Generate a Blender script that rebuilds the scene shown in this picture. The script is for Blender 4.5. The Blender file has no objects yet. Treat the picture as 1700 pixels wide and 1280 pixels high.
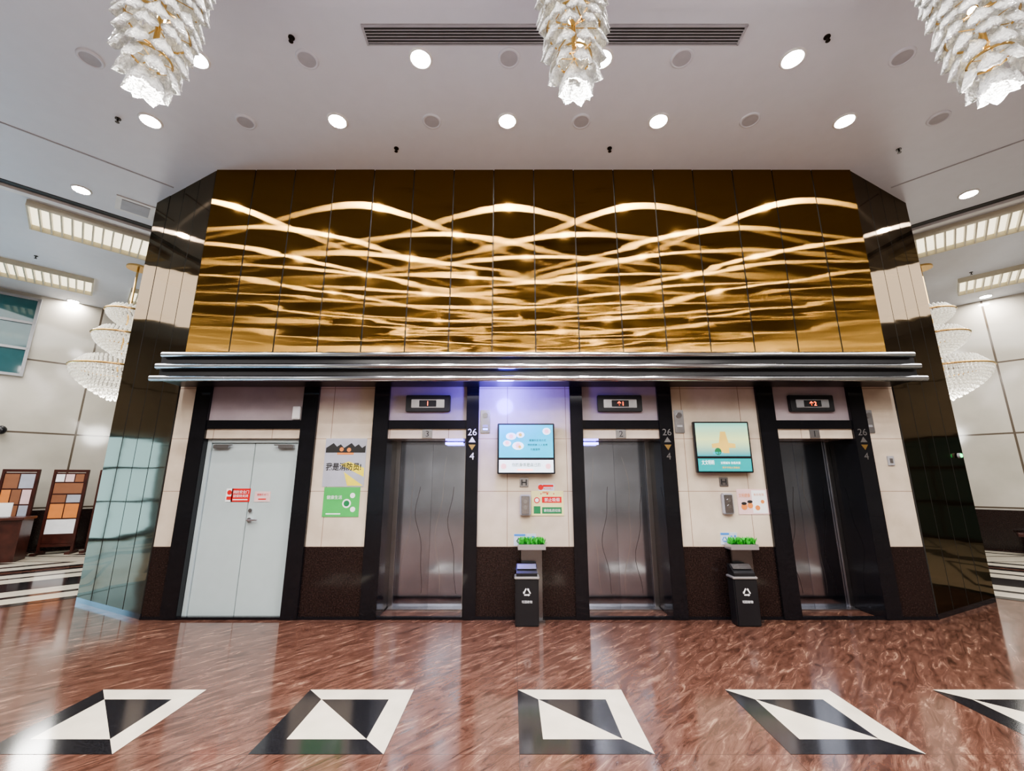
import bpy, bmesh, math, random
from mathutils import Vector, Matrix
random.seed(4)
C = bpy.context.scene.collection
bpy.context.scene.view_settings.look = 'AgX - Medium High Contrast'
bpy.context.scene.view_settings.exposure = .36
# ------------------------------------------------------------------ camera
PITCH = math.radians(12.55); F = 710.0; CAMZ = 1.6
cam = bpy.data.cameras.new("camera"); camo = bpy.data.objects.new("camera", cam); C.objects.link(camo)
camo.location = (0, 0, CAMZ); camo.rotation_euler = (math.pi/2+PITCH, 0, 0)
cam.sensor_width = 36; cam.lens = 36*F/1700; cam.clip_start = .05
bpy.context.scene.camera = camo
YW = 5.54; H = 6.11; XC = 0.32
cP, sP = math.cos(PITCH), math.sin(PITCH)
def ray(u, v):
    xc = (u-850)/F; yc = (640-v)/F
    return xc, cP-sP*yc, sP+cP*yc
def W(u, v, Y=YW):      # measured point on a vertical plane
    x, y, z = ray(u, v); s = Y/y
    return x*s, CAMZ+z*s
def CE(u, v, Z=H):      # measured point on the ceiling
    x, y, z = ray(u, v); s = (Z-CAMZ)/z
    return x*s, y*s

# ------------------------------------------------------------------ materials
M = {}
def nodes(name):
    m = bpy.data.materials.new(name); m.use_nodes = True
    nt = m.node_tree; b = nt.nodes["Principled BSDF"]; M[name] = m
    return m, nt, b
def mat(name, col, rough=.5, metal=0, emis=0, ecol=None, trans=0, coat=0, var=0.06, scale=6, sample=False):
    m, nt, b = nodes(name)
    b.inputs["Roughness"].default_value = rough
    b.inputs["Metallic"].default_value = metal
    b.inputs["Transmission Weight"].default_value = trans
    b.inputs["Coat Weight"].default_value = coat
    if emis:
        b.inputs["Emission Strength"].default_value = emis
        b.inputs["Emission Color"].default_value = (*(ecol or col), 1)
        if not sample: m.cycles.emission_sampling = 'NONE'
    n = nt.nodes.new("ShaderNodeTexNoise"); n.inputs["Scale"].default_value = scale
    t = nt.nodes.new("ShaderNodeTexCoord"); nt.links.new(t.outputs["Object"], n.inputs["Vector"])
    r = nt.nodes.new("ShaderNodeValToRGB")
    r.color_ramp.elements[0].position = .3; r.color_ramp.elements[1].position = .7
    r.color_ramp.elements[0].color = (*[c*(1-var) for c in col], 1)
    r.color_ramp.elements[1].color = (*[min(1, c*(1+var)) for c in col], 1)
    nt.links.new(n.outputs["Fac"], r.inputs["Fac"]); nt.links.new(r.outputs["Color"], b.inputs["Base Color"])
    return m
def tile_mat(name, c1, c2, w, h, mortar, rough=.12, ox=0, oz=0, msize=.006, scale=3):
    m, nt, b = nodes(name); b.inputs["Roughness"].default_value = rough
    L = nt.links.new
    t = nt.nodes.new("ShaderNodeTexCoord"); s = nt.nodes.new("ShaderNodeSeparateXYZ"); L(t.outputs["Object"], s.inputs[0])
    a = nt.nodes.new("ShaderNodeMath"); a.inputs[1].default_value = ox; L(s.outputs[0], a.inputs[0])
    a2 = nt.nodes.new("ShaderNodeMath"); a2.inputs[1].default_value = oz; L(s.outputs[2], a2.inputs[0])
    c = nt.nodes.new("ShaderNodeCombineXYZ"); L(a.outputs[0], c.inputs[0]); L(a2.outputs[0], c.inputs[1])
    n = nt.nodes.new("ShaderNodeTexNoise"); n.inputs["Scale"].default_value = scale; n.inputs["Detail"].default_value = 8
    L(t.outputs["Object"], n.inputs["Vector"])
    mx = nt.nodes.new("ShaderNodeValToRGB"); mx.color_ramp.elements[0].color = (*c1, 1); mx.color_ramp.elements[1].color = (*c2, 1)
    mx.color_ramp.elements[0].position = .35; mx.color_ramp.elements[1].position = .65
    L(n.outputs["Fac"], mx.inputs["Fac"])
    br = nt.nodes.new("ShaderNodeTexBrick"); br.offset = 0
    br.inputs["Scale"].default_value = 1; br.inputs["Brick Width"].default_value = w; br.inputs["Row Height"].default_value = h
    br.inputs["Mortar Size"].default_value = msize; br.inputs["Mortar"].default_value = (*mortar, 1); br.inputs["Mortar Smooth"].default_value = 0
    L(c.outputs[0], br.inputs["Vector"]); L(mx.outputs["Color"], br.inputs["Color1"]); L(mx.outputs["Color"], br.inputs["Color2"])
    L(br.outputs["Color"], b.inputs["Base Color"])
    return m
tile_mat("cream_marble", (.51, .43, .34), (.62, .535, .435), .76, .66, (.28, .20, .15), ox=.06, oz=.51, msize=.004, rough=.14)
tile_mat("pink_marble", (.34, .29, .31), (.41, .35, .37), 5, 5, (.4, .3, .3), ox=.3, oz=.3, msize=.0, rough=.15)
tile_mat("hall_marble", (.42, .395, .34), (.52, .49, .43), 3.5, 1.75, (.10, .08, .06), ox=.3, oz=.78, msize=.02, rough=.12, scale=1)
mat("dado_granite", (.018, .011, .010), .12, var=.5, scale=60)
mat("black_granite", (.008, .008, .010), .08, var=.4, scale=80)
mat("ceiling_paint", (.63, .65, .71), .5, var=.015)
mat("dark_gap", (.02, .018, .015), .6)
mat("white_paint", (.40, .47, .48), .38, var=.02)
mat("chrome", (.68, .68, .72), .14, 1, var=.03)
mat("tray_steel", (.60, .60, .62), .3, .8, var=.03)
mat("steel", (.50, .49, .50), .25, 1, var=.05)
mat("column_steel", (.26, .26, .27), .2, 1, var=.05)
mat("steel_door", (.46, .50, .60), .11, 1, var=.2, scale=1.6)
mat("etch", (.14, .13, .14), .3, 1)
mat("gold_metal", (.75, .50, .2), .25, 1)
mat("black_plastic", (.012, .012, .014), .3)
mat("dark_metal", (.03, .025, .02), .35, .6)
mat("white_plastic", (.7, .7, .7), .4)
mat("gray_plastic", (.32, .32, .34), .4)
mat("speaker_gray", (.40, .40, .43), .7)
mat("paper_white", (.78, .78, .80), .5)
mat("notice_paper", (.50, .56, .68), .5)
mat("red_sign", (.56, .02, .02), .4)
mat("pink_paper", (.68, .48, .48), .5)
mat("green_paper", (.06, .38, .09), .5)
mat("yellow_paper", (.76, .64, .06), .5)
mat("cream_paper", (.66, .62, .30), .5)
mat("gray_paper", (.36, .37, .43), .5)
mat("orange_paper", (.62, .22, .06), .5)
mat("brown_paper", (.24, .10, .05), .5)
mat("blue_paper", (.06, .22, .60), .5)
mat("ink", (.02, .02, .02), .5)
mat("dark_green", (.015, .17, .06), .5)
mat("rosewood", (.05, .014, .010), .3, var=.3)
mat("leaf_green", (.05, .42, .05), .45, var=.4, scale=30)
mat("teal_glass", (.03, .09, .10), .06, emis=.02, ecol=(.1, .4, .45))
mat("day_glass", (.10, .16, .2), .06, emis=9, ecol=(.34, .66, .92), sample=True)  # strong blue glow added for the left cladding to mirror
mat("lamp_glow", (1, .97, .9), .5, emis=400, ecol=(1, .95, .91), sample=True)
mat("louver_glow", (1, .95, .8), .5, emis=1.3, ecol=(1, .9, .66))
mat("louver_slat", (.55, .51, .40), .35)
mat("bulb_glow", (1, .9, .6), .5, emis=14, ecol=(1, .8, .5))
mat("crystal_petal", (.68, .69, .68), .14, trans=.35, emis=.05, ecol=(1, .95, .86), var=.25, scale=40)
mat("crystal_bead", (.70, .68, .62), .15, emis=.28, ecol=(1, .93, .78), var=.3, scale=40)
mat("screen_cyan", (.02, .45, .55), .2, emis=.75, ecol=(.005, .44, .66))
mat("screen_white", (.8, .9, .9), .2, emis=.75, ecol=(.72, .90, .95))
mat("screen_teal", (.02, .3, .3), .2, emis=.6, ecol=(.01, .22, .25))
mat("screen_pink", (.9, .5, .5), .2, emis=.65, ecol=(.9, .45, .5))
mat("screen_gold", (.6, .4, .1), .2, emis=.6, ecol=(.52, .38, .10))
mat("digit_red", (1, .1, .02), .3, emis=5, ecol=(1, .12, .03))
mat("blue_led", (.1, .15, 1), .3, emis=8, ecol=(.12, .15, 1))
mat("violet_strip", (.2, .15, 1), .3, emis=9, ecol=(.26, .22, 1), sample=True)
mat("green_led", (.1, 1, .3), .3, emis=3, ecol=(.05, 1, .3))
m, nt, b = nodes("screen_sky"); L = nt.links.new
t = nt.nodes.new("ShaderNodeTexCoord"); s = nt.nodes.new("ShaderNodeSeparateXYZ"); L(t.outputs["Object"], s.inputs[0])
mr = nt.nodes.new("ShaderNodeMapRange"); mr.inputs[1].default_value = -.2; mr.inputs[2].default_value = .25; L(s.outputs[2], mr.inputs[0])
r = nt.nodes.new("ShaderNodeValToRGB"); e = r.color_ramp.elements
e[0].color = (.04, .25, .30, 1); e[1].color = (.08, .42, .40, 1); x = e.new(.45); x.color = (.52, .62, .30, 1)
L(mr.outputs[0], r.inputs["Fac"]); L(r.outputs["Color"], b.inputs["Emission Color"]); L(r.outputs["Color"], b.inputs["Base Color"])
b.inputs["Emission Strength"].default_value = .6; m.cycles.emission_sampling = 'NONE'

for nm in ("crystal_petal", "crystal_bead"):
    nt = M[nm].node_tree; v = nt.nodes.new("ShaderNodeTexVoronoi"); v.inputs["Scale"].default_value = 60
    t = nt.nodes.new("ShaderNodeTexCoord"); nt.links.new(t.outputs["Object"], v.inputs["Vector"])
    bp = nt.nodes.new("ShaderNodeBump"); bp.inputs["Strength"].default_value = .9; bp.inputs["Distance"].default_value = .012
    nt.links.new(v.outputs["Distance"], bp.inputs["Height"]); nt.links.new(bp.outputs[0], nt.nodes["Principled BSDF"].inputs["Normal"])

# brushed bronze: grooves spread reflections sideways (anisotropic), sheet slightly rippled
def bronze(name, col, rough, aniso, mirror, ripple, mrough=.08):
    m = bpy.data.materials.new(name); m.use_nodes = True; M[name] = m
    nt = m.node_tree; nt.nodes.clear(); L = nt.links.new
    out = nt.nodes.new("ShaderNodeOutputMaterial")
    g = nt.nodes.new("ShaderNodeBsdfAnisotropic"); g.inputs["Color"].default_value = (*col, 1)
    g.inputs["Roughness"].default_value = rough; g.inputs["Anisotropy"].default_value = aniso
    tg = nt.nodes.new("ShaderNodeTangent"); tg.direction_type = 'UV_MAP'; tg.uv_map = "UVMap"; L(tg.outputs[0], g.inputs["Tangent"])
    g2 = nt.nodes.new("ShaderNodeBsdfAnisotropic"); g2.inputs["Color"].default_value = (*col, 1); g2.inputs["Roughness"].default_value = mrough
    g2.inputs["Anisotropy"].default_value = 0
    mx = nt.nodes.new("ShaderNodeMixShader"); mx.inputs[0].default_value = mirror
    L(g.outputs[0], mx.inputs[1]); L(g2.outputs[0], mx.inputs[2]); L(mx.outputs[0], out.inputs[0])
    t = nt.nodes.new("ShaderNodeTexCoord")
    s = nt.nodes.new("ShaderNodeSeparateXYZ"); L(t.outputs["Object"], s.inputs[0])
    acc = None
    for (sx, sz, off, amp) in ((.42, 2.6, 0, 1), (.5, 9.0, 7, .20)):
        mp = nt.nodes.new("ShaderNodeMapping"); mp.inputs["Scale"].default_value = (sx, sx, sz); mp.inputs["Location"].default_value = (off, 0, off)
        L(t.outputs["Object"], mp.inputs[0])
        n = nt.nodes.new("ShaderNodeTexNoise"); n.inputs["Scale"].default_value = 1.2; n.inputs["Detail"].default_value = 0
        L(mp.outputs[0], n.inputs["Vector"])
        sb = nt.nodes.new("ShaderNodeMath"); sb.operation = 'SUBTRACT'; sb.inputs[1].default_value = .5; L(n.outputs["Fac"], sb.inputs[0])
        sm = nt.nodes.new("ShaderNodeMath"); sm.operation = 'MULTIPLY'; sm.inputs[1].default_value = amp; L(sb.outputs[0], sm.inputs[0])
        if acc is None: acc = sm
        else:
            ad = nt.nodes.new("ShaderNodeMath"); L(acc.outputs[0], ad.inputs[0]); L(sm.outputs[0], ad.inputs[1]); acc = ad
    mr = nt.nodes.new("ShaderNodeMapRange"); L(s.outputs[2], mr.inputs[0])
    mr.inputs[1].default_value = 3.2; mr.inputs[2].default_value = 5.2; mr.inputs[3].default_value = 1.1; mr.inputs[4].default_value = .45
    mu = nt.nodes.new("ShaderNodeMath"); mu.operation = 'MULTIPLY'; L(acc.outputs[0], mu.inputs[0]); L(mr.outputs[0], mu.inputs[1])
    bp = nt.nodes.new("ShaderNodeBump"); bp.inputs["Strength"].default_value = 1; bp.inputs["Distance"].default_value = ripple
    L(mu.outputs[0], bp.inputs["Height"]); L(bp.outputs[0], g.inputs["Normal"]); L(bp.outputs[0], g2.inputs["Normal"])
    return m
bronze("bronze_sheet", (.165, .094, .025), .115, -.95, .08, .0034)
bronze("bronze_side", (.13, .10, .07), .14, -.85, .65, .004, .05)

# red-brown floor stone
m, nt, b = nodes("brown_stone"); L = nt.links.new
t = nt.nodes.new("ShaderNodeTexCoord"); mp0 = nt.nodes.new("ShaderNodeMapping"); mp = nt.nodes.new("ShaderNodeMapping")
mp0.inputs["Rotation"].default_value = (0, 0, math.radians(-46)); mp.inputs["Scale"].default_value = (1.3, 6.0, 1)
L(t.outputs["Object"], mp0.inputs[0]); L(mp0.outputs[0], mp.inputs[0])
n = nt.nodes.new("ShaderNodeTexNoise"); n.inputs["Scale"].default_value = 2.4; n.inputs["Detail"].default_value = 11; n.inputs["Roughness"].default_value = .74; n.inputs["Distortion"].default_value = 1.0
L(mp.outputs[0], n.inputs["Vector"])
r = nt.nodes.new("ShaderNodeValToRGB"); e = r.color_ramp.elements
e[0].position = .34; e[0].color = (.030, .014, .010, 1); e[1].position = .72; e[1].color = (.33, .22, .15, 1)
x = e.new(.46); x.color = (.080, .037, .026, 1); x = e.new(.57); x.color = (.125, .064, .047, 1); x = e.new(.63); x.color = (.22, .13, .092, 1)
L(n.outputs["Fac"], r.inputs["Fac"])
br = nt.nodes.new("ShaderNodeTexBrick"); br.offset = 0
for k, vv in (("Scale", 1), ("Brick Width", .8125), ("Row Height", .81), ("Mortar Size", .002), ("Mortar Smooth", 0)): br.inputs[k].default_value = vv
br.inputs["Mortar"].default_value = (.05, .025, .019, 1)
mp2 = nt.nodes.new("ShaderNodeMapping"); mp2.inputs["Location"].default_value = (-.045, -2.98, 0); L(t.outputs["Object"], mp2.inputs[0]); L(mp2.outputs[0], br.inputs["Vector"])
L(r.outputs["Color"], br.inputs["Color1"]); L(r.outputs["Color"], br.inputs["Color2"]); L(br.outputs["Color"], b.inputs["Base Color"])
b.inputs["Roughness"].default_value = .11
mat("inlay_cream", (.60, .55, .45), .12, var=.08, scale=5)
mat("inlay_black", (.012, .012, .014), .12, var=.6, scale=90)

# ------------------------------------------------------------------ builders
def finish(ob, mats, parent=None, label=None):
    for mm in mats: ob.data.materials.append(M[mm])
    C.objects.link(ob)
    if parent is not None: ob.parent = parent
    if label: ob["label"] = label
    return ob
def bm_obj(name, bm, mats, loc=(0, 0, 0), parent=None, label=None, smooth=False, rot=None):
    me = bpy.data.meshes.new(name); bm.normal_update(); bm.to_mesh(me); bm.free()
    if smooth:
        for p in me.polygons: p.use_smooth = True
    ob = bpy.data.objects.new(name, me); ob.location = loc
    if rot: ob.rotation_euler = rot
    return finish(ob, mats, parent, label)
def add_box(bm, x0, x1, y0, y1, z0, z1, mi=0, bevel=0):
    r = bmesh.ops.create_cube(bm, size=1); vs = r["verts"]
    for v in vs:
        v.co = Vector((x0+(v.co.x+.5)*(x1-x0), y0+(v.co.y+.5)*(y1-y0), z0+(v.co.z+.5)*(z1-z0)))
    fs = set(f for v in vs for f in v.link_faces)
    for f in fs: f.material_index = mi
    if bevel:
        es = set(e for v in vs for e in v.link_edges)
        rr = bmesh.ops.bevel(bm, geom=list(es), offset=bevel, segments=2, affect='EDGES')
        for f in rr["faces"]: f.material_index = mi
def add_cyl(bm, c, r, d, axis='Z', seg=24, r2=None, mi=0):
    mtx = Matrix.Translation(c)
    if axis == 'Y': mtx = mtx @ Matrix.Rotation(math.pi/2, 4, 'X')
    if axis == 'X': mtx = mtx @ Matrix.Rotation(math.pi/2, 4, 'Y')
    rr = bmesh.ops.create_cone(bm, cap_ends=True, segments=seg, radius1=r, radius2=r if r2 is None else r2, depth=d, matrix=mtx)
    for f in set(f for v in rr["verts"] for f in v.link_faces): f.material_index = mi
def lathe(bm, prof, seg=32, mi=0):
    rings = []
    for (r, z) in prof:
        rings.append([bm.verts.new((r*math.cos(a*2*math.pi/seg), r*math.sin(a*2*math.pi/seg), z)) for a in range(seg)])
    for i in range(len(rings)-1):
        for a in range(seg):
            f = bm.faces.new((rings[i][a], rings[i][(a+1) % seg], rings[i+1][(a+1) % seg], rings[i+1][a])); f.material_index = mi; f.smooth = True
def thing(name, label, cat, loc, rz=0, group=None):
    o = bpy.data.objects.new(name, None); o.empty_display_size = .1; o.location = loc; o.rotation_euler = (0, 0, rz); C.objects.link(o)
    o["label"] = label; o["category"] = cat
    if group: o["group"] = group
    return o
def pbox(p, name, c, s, m, bevel=0, label=None, rot=None):
    bm = bmesh.new(); add_box(bm, -s[0]/2, s[0]/2, -s[1]/2, s[1]/2, -s[2]/2, s[2]/2, 0, bevel)
    return bm_obj(name, bm, [m], c, p, label, rot=rot)
def pcyl(p, name, c, r, d, m, axis='Z', seg=24, r2=None, label=None):
    bm = bmesh.new(); add_cyl(bm, (0, 0, 0), r, d, axis, seg, r2)
    return bm_obj(name, bm, [m], c, p, label)
def ppoly(p, name, polys, y, m, th=.002):
    bm = bmesh.new()
    for pts in polys:
        a = [bm.verts.new((x, y-th, z)) for x, z in pts]; c = [bm.verts.new((x, y, z)) for x, z in pts]
        bm.faces.new(a); bm.faces.new(c[::-1])
        for i in range(len(pts)):
            j = (i+1) % len(pts); bm.faces.new((a[i], c[i], c[j], a[j]))
    bmesh.ops.recalc_face_normals(bm, faces=bm.faces)
    return bm_obj(name, bm, [m], (0, 0, 0), p)
def ptext(p, s, loc, h, m, maxw=None, name="lettering", bold=0):
    cu = bpy.data.curves.new("t", 'FONT'); cu.body = s; cu.align_x = 'CENTER'; cu.offset = bold; cu.extrude = .01
    to = bpy.data.objects.new("t", cu); C.objects.link(to)
    dg = bpy.context.evaluated_depsgraph_get(); me = bpy.data.meshes.new_from_object(to.evaluated_get(dg))
    bpy.data.objects.remove(to)
    if not me.vertices: return None
    xs = [v.co.x for v in me.vertices]; ys = [v.co.y for v in me.vertices]
    w = max(xs)-min(xs); hh = max(ys)-min(ys); sc = h/hh; sx = sc
    if maxw and w*sc > maxw: sx = maxw/w
    cx = (max(xs)+min(xs))/2; cy = (max(ys)+min(ys))/2
    for v in me.vertices:
        v.co = Vector(((v.co.x-cx)*sx, -v.co.z*.1, (v.co.y-cy)*sc))
    me.materials.clear(); me.name = name
    o = bpy.data.objects.new(name, me); o.location = loc
    return finish(o, [m], p)
def copy_thing(src, loc, label=None, rz=None):
    def rec(o, par):
        n = o.copy(); C.objects.link(n)
        if par is not None: n.parent = par
        for ch in list(o.children): rec(ch, n)
        return n
    n = rec(src, None); n.location = loc
    if rz is not None: n.rotation_euler = (0, 0, rz)
    if label: n["label"] = label
    return n
def struct(o): o["kind"] = "structure"; return o
def disc_pts(cx, cz, r, n=24, rz=None):
    return [(cx+r*math.cos(2*math.pi*i/n), cz+(rz or r)*math.sin(2*math.pi*i/n)) for i in range(n)]
def rect(x0, x1, z0, z1): return [(x0, z0), (x1, z0), (x1, z1), (x0, z1)]
def recycle(cx, cz, r):
    out = []
    for k in range(3):
        a0 = math.pi/2+k*2*math.pi/3; a1 = a0+2*math.pi/3
        p0 = Vector((math.cos(a0), math.sin(a0))); p1 = Vector((math.cos(a1), math.sin(a1)))
        d = (p1-p0).normalized(); nn = Vector((-d.y, d.x))*-1
        A = p0+d*.30; B = p0+d*1.15
        w = .13
        out.append([(cx+r*q.x, cz+r*q.y) for q in (A-nn*w, B-nn*w, B-nn*w*2.1, B+d*.35, B+nn*w*2.1, B+nn*w, A+nn*w)])
    return out

# ------------------------------------------------------------------ room shell
DI = 22.0
bm = bmesh.new(); add_box(bm, -17, 17.6, -14, 16, -.2, 0, 0); struct(bm_obj("floor", bm, ["brown_stone"]))
bm = bmesh.new(); add_box(bm, -17, 17.6, -14, 16, H, H+.2, 0); struct(bm_obj("ceiling", bm, ["ceiling_paint"]))
def wall(name, p0, p1, m, z0=0, z1=H, th=.2):
    d = Vector((p1[0]-p0[0], p1[1]-p0[1])); ln = d.length; a = math.atan2(d.y, d.x)
    bm = bmesh.new(); add_box(bm, 0, ln, 0, th, z0, z1)
    o = bm_obj(name, bm, [m], (p0[0], p0[1], 0)); o.rotation_euler = (0, 0, a); return struct(o)
wall("wall_northwest", (-15.68, 6), (-6.68, 15), "hall_marble")
wall("wall_northeast", (7.32, 15), (16.32, 6), "hall_marble")
wall("wall_west", (-15.68, -13), (-15.68, 6), "hall_marble")
wall("wall_east", (16.32, 6), (16.32, -13), "hall_marble")
wall("wall_south", (16.32, -13), (-15.68, -13), "hall_marble")
wall("baseboard_northwest", (-15.66, 5.98), (-6.66, 14.98), "dado_granite", 0, .92, .1).location.x += .05
wall("baseboard_northeast", (7.30, 14.98), (16.30, 5.98), "dado_granite", 0, .92, .1).location.x -= .05

XL, XR = -4.39, 5.03
ZC = 2.83; ZD = .81; ZT = 2.13
op = [(-3.95, -2.73), (-1.60, -.59), (.915, 1.90), (3.42, 4.40)]
pil = [(-4.15, -3.95), (-2.73, -2.53), (-1.80, -1.60), (-.59, -.43), (.755, .915), (1.90, 2.08), (3.20, 3.42), (4.40, 4.60)]
bm = bmesh.new()
segs = [(XL, -4.15), (-2.53, -1.80), (-.43, .755), (2.08, 3.20), (4.60, XR)]
for a, c in segs:
    add_box(bm, a, c, YW, 6.2, ZD, ZC+.6, 0); add_box(bm, a, c, YW-.008, 6.2, 0, ZD, 1)
for a, c in pil: add_box(bm, a+.01, c-.01, YW+.01, 6.2, 0, ZC+.6, 1)
for a, c in op:
    add_box(bm, a, c, YW, 5.97, 2.365, ZC+.6, 2); add_box(bm, a, c, YW-.03, 5.97, 2.255, 2.365, 3)
    add_box(bm, a, c, YW-.005, 5.97, ZT, 2.255, 0)
    add_box(bm, a, c, 6.06, 6.2, 0, 2.2, 3)
struct(bm_obj("wall_front", bm, ["cream_marble", "dado_granite", "pink_marble", "black_granite"]))
for i, (a, c) in enumerate(pil):
    bm = bmesh.new(); add_box(bm, a, c, YW-.045, 6.05, 0, ZC, 0, .004)
    struct(bm_obj("trim_%d" % (i+1), bm, ["black_granite"]))
bm = bmesh.new(); add_box(bm, XL, XR, YW-.03, YW+.02, 0, .03, 0)
def panels(name, p0, p1, n, z0, z1, m, gap=.016):
    d = Vector((p1[0]-p0[0], p1[1]-p0[1], 0)); ln = d.length; d.normalize(); nn = Vector((d.y, -d.x, 0))
    if nn.y > 0: nn = -nn
    bm = bmesh.new(); uv = bm.loops.layers.uv.new("UVMap"); w = ln/n
    o3 = Vector((p0[0], p0[1], 0))
    def quad(vs, uvs, mi):
        f = bm.faces.new([bm.verts.new(v) for v in vs]); f.material_index = mi
        for lp, q in zip(f.loops, uvs): lp[uv].uv = q
    for i in range(n):
        a = i*w+gap/2; c = (i+1)*w-gap/2
        t1 = random.uniform(-.0016, .0016); t2 = random.uniform(-.003, .003)
        def P(s, z, off): return o3+d*s+nn*off+Vector((0, 0, z))
        q = [P(a, z0, .016), P(c, z0, .016+t1), P(c, z1, .016+t1+t2), P(a, z1, .016+t2)]
        quad(q, [(a, z0), (c, z0), (c, z1), (a, z1)], 0)
        for (i0, i1) in ((0, 3), (1, 2)):
            b0 = q[i0]-nn*.014; b1 = q[i1]-nn*.014
            quad([q[i0], b0, b1, q[i1]], [(0, 0), (.01, 0), (.01, 1), (0, 1)], 1)
    quad([o3-nn*.001+Vector((0, 0, z0)), o3+d*ln-nn*.001+Vector((0, 0, z0)), o3+d*ln-nn*.001+Vector((0, 0, z1)), o3-nn*.001+Vector((0, 0, z1))], [(0, 0), (1, 0), (1, 1), (0, 1)], 1)
    back = [o3+Vector((0, .15, z0)), o3+d*ln+Vector((0, .15, z0)), o3+d*ln+Vector((0, .15, z1)), o3+Vector((0, .15, z1))]
    quad(back, [(0, 0)]*4, 1)
    return struct(bm_obj(name, bm, [m, "dark_gap"]))
panels("wall_front_upper", (XL, YW-.02), (XR, YW-.02), 16, ZC+.1, H, "bronze_sheet")
panels("wall_front_left", (-5.90, 6.30), (XL, YW), 4, .05, H, "bronze_side")
panels("wall_front_right", (XR, YW), (6.55, 6.30), 4, .05, H, "bronze_side")
struct(bm_obj("trim_9", bm, ["black_granite"]))
wall("baseboard_left", (-5.90, 6.28), (XL, YW-.02), "black_granite", 0, .06, .1)
wall("baseboard_right", (XR, YW-.02), (6.55, 6.28), "black_granite", 0, .06, .1)
wall("wall_core_left", (-5.88, 12.8), (-5.88, 6.33), "dark_gap", th=.1)
wall("wall_core_right", (6.53, 6.33), (6.53, 12.8), "dark_gap", th=.1)
wall("wall_core_rear", (-5.9, 12.8), (6.55, 12.8), "dark_gap", th=.1)

cn = thing("canopy", "dark canopy with three stacked chrome tubes above the lifts", "canopy", (XC, YW, 2.8))
pbox(cn, "canopy_body", (0, -.235, .17), (9.34, .41, .33), "black_plastic", .01)
for kk, (z, hw, y) in enumerate(((.01, 4.70, -.5), (.165, 4.66, -.49), (.315, 4.62, -.48))):
    bm = bmesh.new(); add_cyl(bm, (0, 0, 0), .036, hw*2, 'X', 20)
    for f in bm.faces: f.smooth = len(f.verts) == 4
    bm_obj("chrome_rail", bm, ["chrome"], (0, y, z), cn)
o = thing("indicator_light", "small green indicator light on dark mirrored cladding", "light", (6.36, 6.19, 1.95), math.radians(26.6))  # glowing dot added in place of a green light mirrored in the cladding
pcyl(o, "housing", (0, -.03, 0), .035, .03, "gray_plastic", 'Y'); pcyl(o, "lens", (0, -.05, 0), .026, .014, "green_led", 'Y')

# ------------------------------------------------------------------ white double door
dr = thing("door_1", "white painted steel double door with lever handle and notices", "door", (-3.34, YW+.09, 0)); dr["kind"] = "structure"
pbox(dr, "door_frame", (-.585, 0, 1.065), (.05, .10, 2.13), "white_paint", .004)
pbox(dr, "door_frame", (.585, 0, 1.065), (.05, .10, 2.13), "white_paint", .004)
pbox(dr, "door_frame", (0, 0, 2.105), (1.12, .10, .05), "white_paint", .004)
for sgn in (-1, 1):
    lf = pbox(dr, "door_leaf", (sgn*.28, .0, 1.045), (.553, .05, 2.06), "white_paint", .004)
    pbox(lf, "door_closer", (sgn*.14, -.05, .985), (.2, .05, .05), "steel", .006)
    pbox(lf, "closer_arm", (sgn*.10, -.07, 1.005), (.22, .015, .015), "steel")
    if sgn == 1:
        pcyl(lf, "lock", (-.23, -.035, .19), .024, .025, "chrome", 'Y')
        h = pcyl(lf, "handle", (-.23, -.035, .075), .028, .02, "chrome", 'Y')
        pcyl(h, "lever", (.05, -.035, 0), .011, .13, "chrome", 'X')
        pcyl(h, "lever_stem", (0, -.02, 0), .011, .04, "chrome", 'Y')

def sign(name, label, u0, u1, v0, v1, m, Y=YW, th=.006, cat="sign"):
    x0, z1 = W(u0, v0, Y); x1, z0 = W(u1, v1, Y)
    o = thing(name, label, cat, ((x0+x1)/2, Y, (z0+z1)/2))
    w, h = x1-x0, z1-z0
    pbox(o, "panel", (0, -th/2, 0), (w, th, h), m)
    return o, w, h, -th-.0005
YD = YW+.065
o, w, h, y = sign("notice", "red notice with white lettering on white door", 386, 414, 811, 833, "red_sign", YD)
ptext(o, "消防安全门", (0, y, h*.24), h*.25, "paper_white", w*.85); ptext(o, "请保持关闭", (0, y, -h*.06), h*.22, "paper_white", w*.85)
ppoly(o, "printed_band", [rect(-w*.4, w*.4, -h*.38, -h*.3)], y, "paper_white", .001)
o, w, h, y = sign("notice", "small white symbol notice on white door", 377, 385, 811, 833, "paper_white", YD)
ppoly(o, "printed_symbol", [disc_pts(0, h*.2, w*.35)], y, "red_sign", .001); ppoly(o, "printed_band", [rect(-w*.35, w*.35, -h*.35, -h*.1)], y, "red_sign", .001)
o, w, h, y = sign("notice", "pale pink paper notice on white door", 424, 448, 816, 833, "pink_paper", YD)
ptext(o, "请随手关门", (0, y, h*.2), h*.22, "red_sign", w*.7)
ppoly(o, "printed_arrow", [rect(-w*.25, w*.25, -h*.3, -h*.18)], y, "red_sign", .001)

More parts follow.
